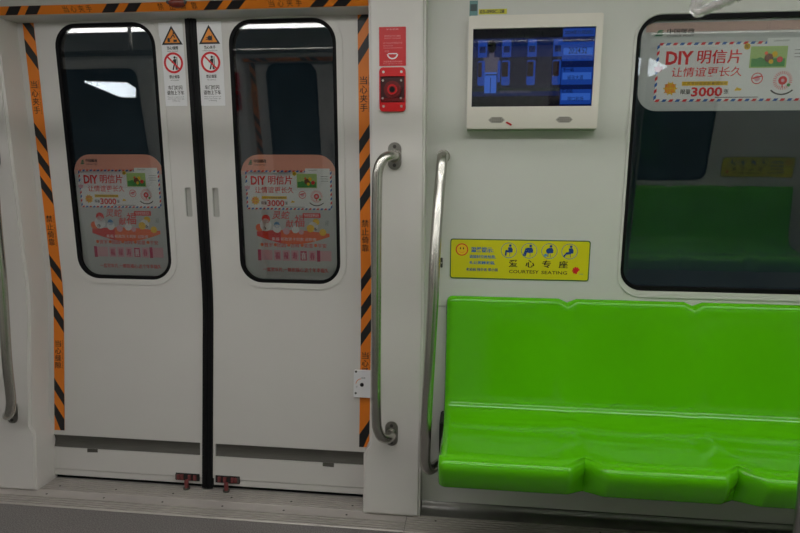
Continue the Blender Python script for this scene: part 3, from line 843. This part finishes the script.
# ================================================================== MONITOR
MD = -.052
rt = thing('monitor', 'cream wall monitor with dark blue screen above the yellow sign', 'screen', at(1.30, 1.503, 0))
cs = panel([rrect(1.067, 1.503, 1.536, 1.897, .008, 4), [(1.083, 1.582), (1.513, 1.582), (1.513, 1.853), (1.083, 1.853)]], MD, 0, .005)
obj('casing', cs, CREAM, rt)
obj('lower_edge', panel([[(1.069, 1.4995), (1.534, 1.4995), (1.534, 1.5035), (1.069, 1.5035)]], MD+.006, 0), mat('grey_green_casing_edge', rgb(150, 160, 140), .5), rt)
SD = MD+.010
sb0 = screen_mat('screen_black', 14, 13, 22, .50); sb1 = screen_mat('screen_navy', 18, 32, 84, .50); sb2 = screen_mat('screen_blue', 34, 74, 168, .50); sb3 = screen_mat('screen_bright_blue', 62, 112, 214, .50)
sb4 = screen_mat('screen_grey', 92, 88, 104, .50); sb5 = screen_mat('screen_dark_grey', 34, 34, 52, .50); sb6 = screen_mat('screen_ink', 10, 12, 34, .50); sb7 = screen_mat('screen_olive', 38, 48, 44, .50); sb8 = screen_mat('screen_brown', 44, 34, 36, .50)
S = Sheet([(1.080, 1.579), (1.516, 1.579), (1.516, 1.856), (1.080, 1.856)], SD, sb0, .003)
S.STEP = .0002
ux = lambda a: 1.083+.430*a
uz = lambda b: 1.853-.271*b
S.rect(ux(0), uz(.86), ux(.735), uz(.12), sb1, 1)
S.rect(ux(0), uz(.76), ux(.735), uz(.36), sb5, 2)
S.rect(ux(0), uz(.80), ux(.735), uz(.76), sb7, 2)
S.rect(ux(0), uz(.86), ux(.735), uz(.80), sb1, 2)
for a in (.045, .245, .455, .665):
    S.rect(ux(a), uz(.36), ux(a+.075), uz(.14), sb2, 3, .002); S.rect(ux(a+.012), uz(.30), ux(a+.063), uz(.22), sb1, 4)
    S.rect(ux(a), uz(.72), ux(a+.07), uz(.40), sb2, 3, .006); S.rect(ux(a+.002), uz(.61), ux(a+.055), uz(.42), sb8, 4, .004)
# standing cartoon commuter seen from behind
S.rect(ux(.105), uz(.82), ux(.205), uz(.55), sb3, 6, .002); S.rect(ux(.152), uz(.82), ux(.158), uz(.62), sb1, 7)
S.poly([(ux(.09), uz(.36)), (ux(.225), uz(.36)), (ux(.21), uz(.575)), (ux(.11), uz(.575))], sb4, 6)
S.rect(ux(.08), uz(.68), ux(.105), uz(.40), sb2, 6, .002); S.rect(ux(.212), uz(.68), ux(.235), uz(.40), sb2, 6, .002)
S.rect(ux(.11), uz(.59), ux(.208), uz(.575), sb0, 7)
S.rect(ux(.14), uz(.36), ux(.18), uz(.30), sb4, 6); S.dot(ux(.16), uz(.22), .015, sb0, 8, 20, .0235); S.poly([(ux(.14), uz(.88)), (ux(.155), uz(.84)), (ux(.18), uz(.88))], sb0, 8)
S.text('请乘客按顺序排队刷码进站', ux(.235), uz(.825), ux(.49), uz(.785), sb4, 7, .01)
# right hand information column
S.rect(ux(.735), uz(1), ux(1), uz(0), sb1, 2)
for (a, b) in ((.015, .115), (.18, .42), (.50, .72), (.78, .97)):
    S.rect(ux(.74), uz(b), ux(.995), uz(a), sb2, 3, .002)
    m_ = (a+b)/2; S.rect(ux(.75), uz(m_+.045), ux(.985), uz(m_-.045), sb3 if a > .1 else sb2, 4)
S.text('2024年11月28日', ux(.755), uz(.09), ux(.98), uz(.035), sb6, 6, .012)
S.text('20:24:52', ux(.79), uz(.33), ux(.94), uz(.25), sb6, 6, .008)
S.text('下一站', ux(.75), uz(.555), ux(.84), uz(.505), sb6, 6, .012); S.text('诚信大道', ux(.79), uz(.66), ux(.92), uz(.60), sb6, 6)
S.text('终点站', ux(.75), uz(.825), ux(.84), uz(.775), sb6, 6, .012); S.text('禄口机场', ux(.80), uz(.93), ux(.93), uz(.875), sb6, 6)
S.build('display', rt)
# glossy cover glass
obj('cover_glass', panel([[(1.081, 1.580), (1.515, 1.580), (1.515, 1.855), (1.081, 1.855)]], SD-.0048, SD-.0038), glass_mat('clear_display_cover', (.97, .97, .98), .75, .03), rt)
for (a, b) in ((1.145, 1.206), (1.388, 1.449)):
    m = 1.5345; hx = [(a, m), (a+.012, m+.0105), (b-.012, m+.0105), (b, m), (b-.012, m-.0105), (a+.012, m-.0105)]
    g = obj('speaker_grille', panel([hx], MD-.0015, MD+.001, .0008), GREYG if False else mat('grey_grille_plastic', rgb(168, 162, 154), .5, noise=.1, nscale=80), rt)
    S = Sheet([(a+.012, m-.0002), (b-.012, m-.0002), (b-.012, m+.0002), (a+.012, m+.0002)], MD-.002, CREAM, .0004)
    for i in range(7):
        for j in (-1, 0, 1):
            if abs(j) == 1 and i in (0, 6): continue
            S.dot(a+.010+(b-a-.020)*i/6, m+j*.006, .0021, mat('dark_grille_hole', (.12, .11, .10), .7), 1, 8)
    S.build('grille_holes', g)
S = Sheet([(1.208, 1.524), (1.213, 1.529), (1.232, 1.519), (1.229, 1.513)], MD-.001, REDV, .0008)
tag(S.build('red_tag'), 'tiny red sticker beside the left speaker grille of the monitor', 'sticker')
# asset labels above
S = Sheet([(1.068, 1.910), (1.098, 1.910), (1.098, 1.962), (1.068, 1.962)], -.0012, mat('grey_teal_label_vinyl', rgb(96, 142, 142), .4), .0010)
S.rect(1.071, 1.926, 1.095, 1.950, mat('slate_label_print', rgb(62, 82, 84), .5), 1)
tag(S.build('asset_sticker'), 'small teal asset sticker above the top left corner of the monitor', 'sticker')
S = Sheet([(1.102, 1.914), (1.203, 1.914), (1.203, 1.932), (1.102, 1.932)], -.0012, mat('bright_yellow_label_vinyl', rgb(206, 200, 20), .4), .0010)
S.text('03-090C-28', 1.106, 1.9165, 1.194, 1.9295, HBLACK, 1, .03)
tag(S.build('number_label'), 'narrow yellow number label above the monitor', 'sticker')

# ================================================================== COURTESY SEATING SIGN
S = Sheet(rrect(1.012, .930, 1.549, 1.089, .010, 5), -.003, SIGNB, .0028)
S.poly(rrect(1.016, .934, 1.545, 1.085, .008, 5), YELLOW, 1)
def cz(v): return 1.0885-(v-27)/410*.1585      # crop rows of the sign
cx_, cy_ = 1.058, 1.046
S.dot(cx_, cy_, .0245, RED, 2, 30); S.dot(cx_, cy_, .0205, PYEL, 3, 30)
S.dot(cx_-.006, cy_+.005, .0022, INK, 4, 12, .0045); S.dot(cx_+.006, cy_+.005, .0022, INK, 4, 12, .0045); S.ring(cx_, cy_-.001, .010, .012, AMBER, 4, 12, 1.15*PI, 1.85*PI)
S.text('温馨提示:', 1.094, 1.036, 1.180, 1.057, BLUE, 2, .035)
S.text('请留好空座给您,', 1.088, 1.012, 1.190, 1.026, BLUE, 2, .032)
S.text('礼让照顾老弱,', 1.088, .988, 1.188, 1.002, BLUE, 2, .032)
S.text('老幼病 残孕者 带小孩', 1.076, .961, 1.200, .974, DBLUE, 2, .032)
def seated(k, x):
    z = 1.046
    S.ring(x, z, .0285, .0305, BLUE, 2, 30)
    S.dot(x+.005, z+.019, .0052, DBLUE, 3, 14)
    S.poly([(x-.004, z+.012), (x+.010, z+.013), (x+.015, z+.004), (x+.014, z-.008), (x-.001, z-.007)], DBLUE, 3)
    if k in (0, 1): S.line(x+.004, z-.005, x-.012, z-.002, .008, DBLUE, 4); S.line(x-.010, z, x-.012-.004*k, z-.021, .0065, DBLUE, 4)
    if k == 1: S.line(x-.012, z+.010, x-.022, z-.020, .004, DBLUE, 4); S.dot(x-.006, z+.006, .006, DBLUE, 4)
    if k == 2: S.dot(x-.003, z+.001, .010, DBLUE, 4, 16); S.line(x-.005, z-.006, x-.005, z-.022, .003, DBLUE, 4); S.dot(x-.014, z-.016, .006, PLBL, 4)
    if k == 3: S.line(x+.006, z-.005, x-.010, z-.008, .009, DBLUE, 4); S.line(x-.008, z-.004, x-.022, z-.021, .0065, DBLUE, 4)
    S.line(x+.004, z-.008, x+.004, z-.023, .002, DBLUE, 3)
for k, x in enumerate((1.240, 1.318, 1.395, 1.471)): seated(k, x)
for t, x in zip('爱心专座', (1.259, 1.323, 1.386, 1.450)):
    S.text(t, x-.0165, .980, x+.0165, 1.009, INK, 2, .025)
S.text('COURTESY', 1.243, .956, 1.358, .969, INK, 2, .012)
S.text('SEATING', 1.368, .955, 1.466, .968, INK, 2, .012)
for a in range(7):
    t = .3+a*.75; S.line(1.499, .972, 1.499+.014*math.cos(t), .972+.014*math.sin(t), .007, RED, 2)
S.dot(1.499, .972, .009, RED, 3); S.text('nmtv', 1.512, .955, 1.528, .961, TEAL, 2)
tag(S.build('courtesy_sign'), 'yellow courtesy seating sign with blue seated figures above the bench', 'sign')
# small catch behind the bowed rail
rt = thing('wall_catch', 'tiny dark catch on the wall behind the bowed handrail', 'catch', at(.978, .975))
obj('catch_body', panel([rrect(.974, .972, .983, 1.012, .003, 3)], -.008, 0, .002), mat('dull_catch_metal', (.10, .10, .095), .5, .7), rt)
obj('screw', panel([circ(.9785, .992, .0035, 12)], -.0095, -.0075), LSCREW, rt)

# ================================================================== POLE, STRAP RAIL, HANDLE
PX, PY = 1.917, -.9
rt = thing('grab_pole', 'vertical steel grab pole at the right edge in front of the bench', 'pole', (PX, PY, 0))
obj('pole_tube', tube([(PX, PY, .004), (PX, PY, 1.0), (PX, PY, 2.122)], .019, 24), mat('satin_pole_steel', (.40, .37, .38), .35, 1), rt)
obj('floor_flange', cyl((PX, PY, 0.0005), (0, 0, 1), .04, .012, 28, .003), STEEL, rt)
obj('ceiling_flange', cyl((PX, PY, 2.112), (0, 0, 1), .04, .012, 28, .003), STEEL, rt)
rt = thing('strap_rail', 'overhead steel rail that carries the strap handle', 'rail', (1.5, -1.22, 1.9))
obj('rail_tube', tube([(XA+.05, -1.22, 1.90), (1, -1.22, 1.90), (XB-.05, -1.22, 1.90)], .017, 20), STEEL, rt)
for x in (-2.4, -.9, .6, 2.6): obj('hanger', tube([(x, -1.22, 1.91), (x, -1.22, 2.128)], .010, 12), STEEL, rt)
CLEAR = mat('clear_ribbed_handle_plastic', (.95, .92, .92), .2, noise=.05, nscale=40, bump=1.0, bscale=90)
CLEAR.node_tree.nodes['Principled BSDF'].inputs['Transmission Weight'].default_value = .75
CLEAR.node_tree.nodes['Principled BSDF'].inputs['IOR'].default_value = 1.4
A = Vector((1.490, -1.17, 1.604)); B = Vector((1.552, -1.29, 1.616)); T = Vector((1.512, -1.222, 1.755))
def corner(p, a, b, r=.022, n=5):
    p0 = p+(a-p).normalized()*r; p1 = p+(b-p).normalized()*r
    return [(1-t)**2*p0+2*t*(1-t)*p+t*t*p1 for t in [i/n for i in range(n+1)]]
loop = []
for (p, a, b) in ((A, T, B), (B, A, T), (T, B, A)):
    loop += corner(p, a, b)
dense = []
for i in range(len(loop)):
    p, q = loop[i], loop[(i+1) % len(loop)]; k = max(1, int((q-p).length/.006))
    dense += [p+(q-p)*j/k for j in range(k)]
rt = thing('grab_strap', 'clear plastic triangular strap handle hanging at the top right', 'strap handle', (1.512, -1.222, 1.62))
obj('handle_loop', tube(dense, lambda i: .0092+.0010*math.sin(i*1.9), 12, closed=True), CLEAR, rt, ang=60)
obj('strap', box(1.500, 1.524, -1.241, -1.203, 1.74, 1.925, .004), mat('grey_strap_webbing', (.20, .20, .20), .7, bump=.4, bscale=200), rt)

# ================================================================== LIGHT STRIPS
def light_strip(label, y0, y1, xa=XA):
    rt = thing('light_strip', label, 'light', ((XA+XB)/2, (y0+y1)/2, 2.10))
    x = xa+(-.14 if xa == XA else .05)
    while x < XB-.2:
        x1 = min(x+1.05, XB-.06)
        o = obj('diffuser', box(max(x, xa+.05), x1, y0+.012, y1-.012, 2.086, 2.120, .006), TUBE, rt)
        obj('end_joint', box(x1, x1+.03, y0+.005, y1-.005, 2.084, 2.1205), CEILW, rt)
        x = x1+.03
    obj('side_trim', box(xa+.05, XB-.05, y0, y0+.012, 2.100, 2.1205), CEILW, rt)
    obj('side_trim', box(xa+.05, XB-.05, y1-.012, y1, 2.100, 2.1205), CEILW, rt)
    return rt
light_strip('long ceiling light strip on the door side', -1.10, -.96, -.55)
light_strip('long ceiling light strip above the viewer', 2*YC+.86, 2*YC+1.00)

GLOW = light_mat('added_panel_glow', (.85, .93, 1), 9); GLOW2 = light_mat('dim_added_panel_glow', (.85, .93, 1), 4.5)  # added glowing panels, cut to the outline of bright patches reflected in the glass
for (label, pts) in (('white glowing panel added outside the far window, left', [(-2.526, 1.824), (-2.092, 1.81), (-2.011, 1.756), (-2.021, 1.676), (-2.17, 1.677)]),
                     ('white glowing panel added outside the far window, right', [(2.412, 1.847), (2.559, 1.837), (2.702, 1.771), (2.573, 1.692), (2.424, 1.71)])):
    rt = thing('added_glow_panel', label, 'lamp', (pts[0][0], -3.24, pts[0][1]))
    obj('glow_panel_back', panel([[(x, z) for x, z in pts]], -3.24, -3.20, curved=False), DARKM, rt)
    obj('glow_panel_face', panel([[(x, z) for x, z in pts]], -3.199, -3.196, curved=False), GLOW if pts[0][0] < 0 else GLOW2, rt)

# ================================================================== THE FAR SIDE OF THE CAR (seen in the glass)
def copy_tree(o, parent=None):
    c = o.copy(); COL.objects.link(c)
    if parent: c.parent = parent
    for ch in list(o.children): copy_tree(ch, c)
    return c
def turn(o, label, dx=0):
    c = copy_tree(o)
    c.location = (-o.location.x+dx, 2*YC-o.location.y, o.location.z); c.rotation_euler = (0, 0, PI)
    c['label'] = label
    return c
D = bpy.data.objects
for nm, new, l in (('wall_back_right', 'wall_front_left', 'white side wall behind the viewer, left part'), ('wall_back_left', 'wall_front_right', 'white side wall behind the viewer, right part'),
               ('trim_4', 'trim_9', 'white kick panel below the far bench'), ('trim_5', 'trim_10', 'header over the far doors'), ('trim_6', 'trim_11', 'panel over the far header'),
               ('trim_7', 'trim_12', 'far white pillar cover, left'), ('trim_8', 'trim_13', 'far white pillar cover, right'),
               ('door_1', 'door_3', 'far sliding door leaf'), ('door_2', 'door_4', 'second far sliding door leaf'), ('window_1', 'window_2', 'far window over the far bench')):
    turn(D[nm], l).name = new
c = turn(D['window_1'], 'far window right of the far doors', 0); c.name = 'window_3'; c.location.x = (WIN[0]+WIN[2])/2
c = turn(BENCH, 'green bench behind the viewer, right of the far doors'); c.location.x = 1.004+.466*2.5+.25
tapes = [o for o in D if o.name.startswith('hazard_tape')]
for i, o in enumerate(tapes): turn(o, ('hazard tape on the far doors, right edge', 'hazard tape on the far doors, left edge', 'hazard tape on the far door header')[i])
turn(D['release_box'], 'red release box on the far pillar'); turn(D['instruction_sign'], 'red instruction sign on the far pillar')
c = turn(D['courtesy_sign'], 'yellow courtesy sign above the right far bench'); c.location.x = 3.30
c = turn(D['courtesy_sign'], 'yellow courtesy sign above the left far bench')

GROUPS = {'hazard_tape': 'black and orange hazard tapes around the sliding doors', 'warning_sticker': 'white warning stickers on the door leaves', 'handrail': 'bent steel handrails on the pillars and wall',
          'light_strip': 'ceiling light strips', 'bench': 'green plastic benches', 'courtesy_sign': 'yellow courtesy seating signs', 'added_glow_panel': 'glowing panels added outside the far windows', 'release_box': 'red emergency release boxes',
          'instruction_sign': 'red instruction signs'}
for o in D:
    k = o.name.split('.')[0]
    if o.parent is None and k in GROUPS: o['group'] = GROUPS[k]
    if o.parent is None and k == 'window_poster' and 'door window' in o['label']: o['group'] = 'postcard posters in the door windows'
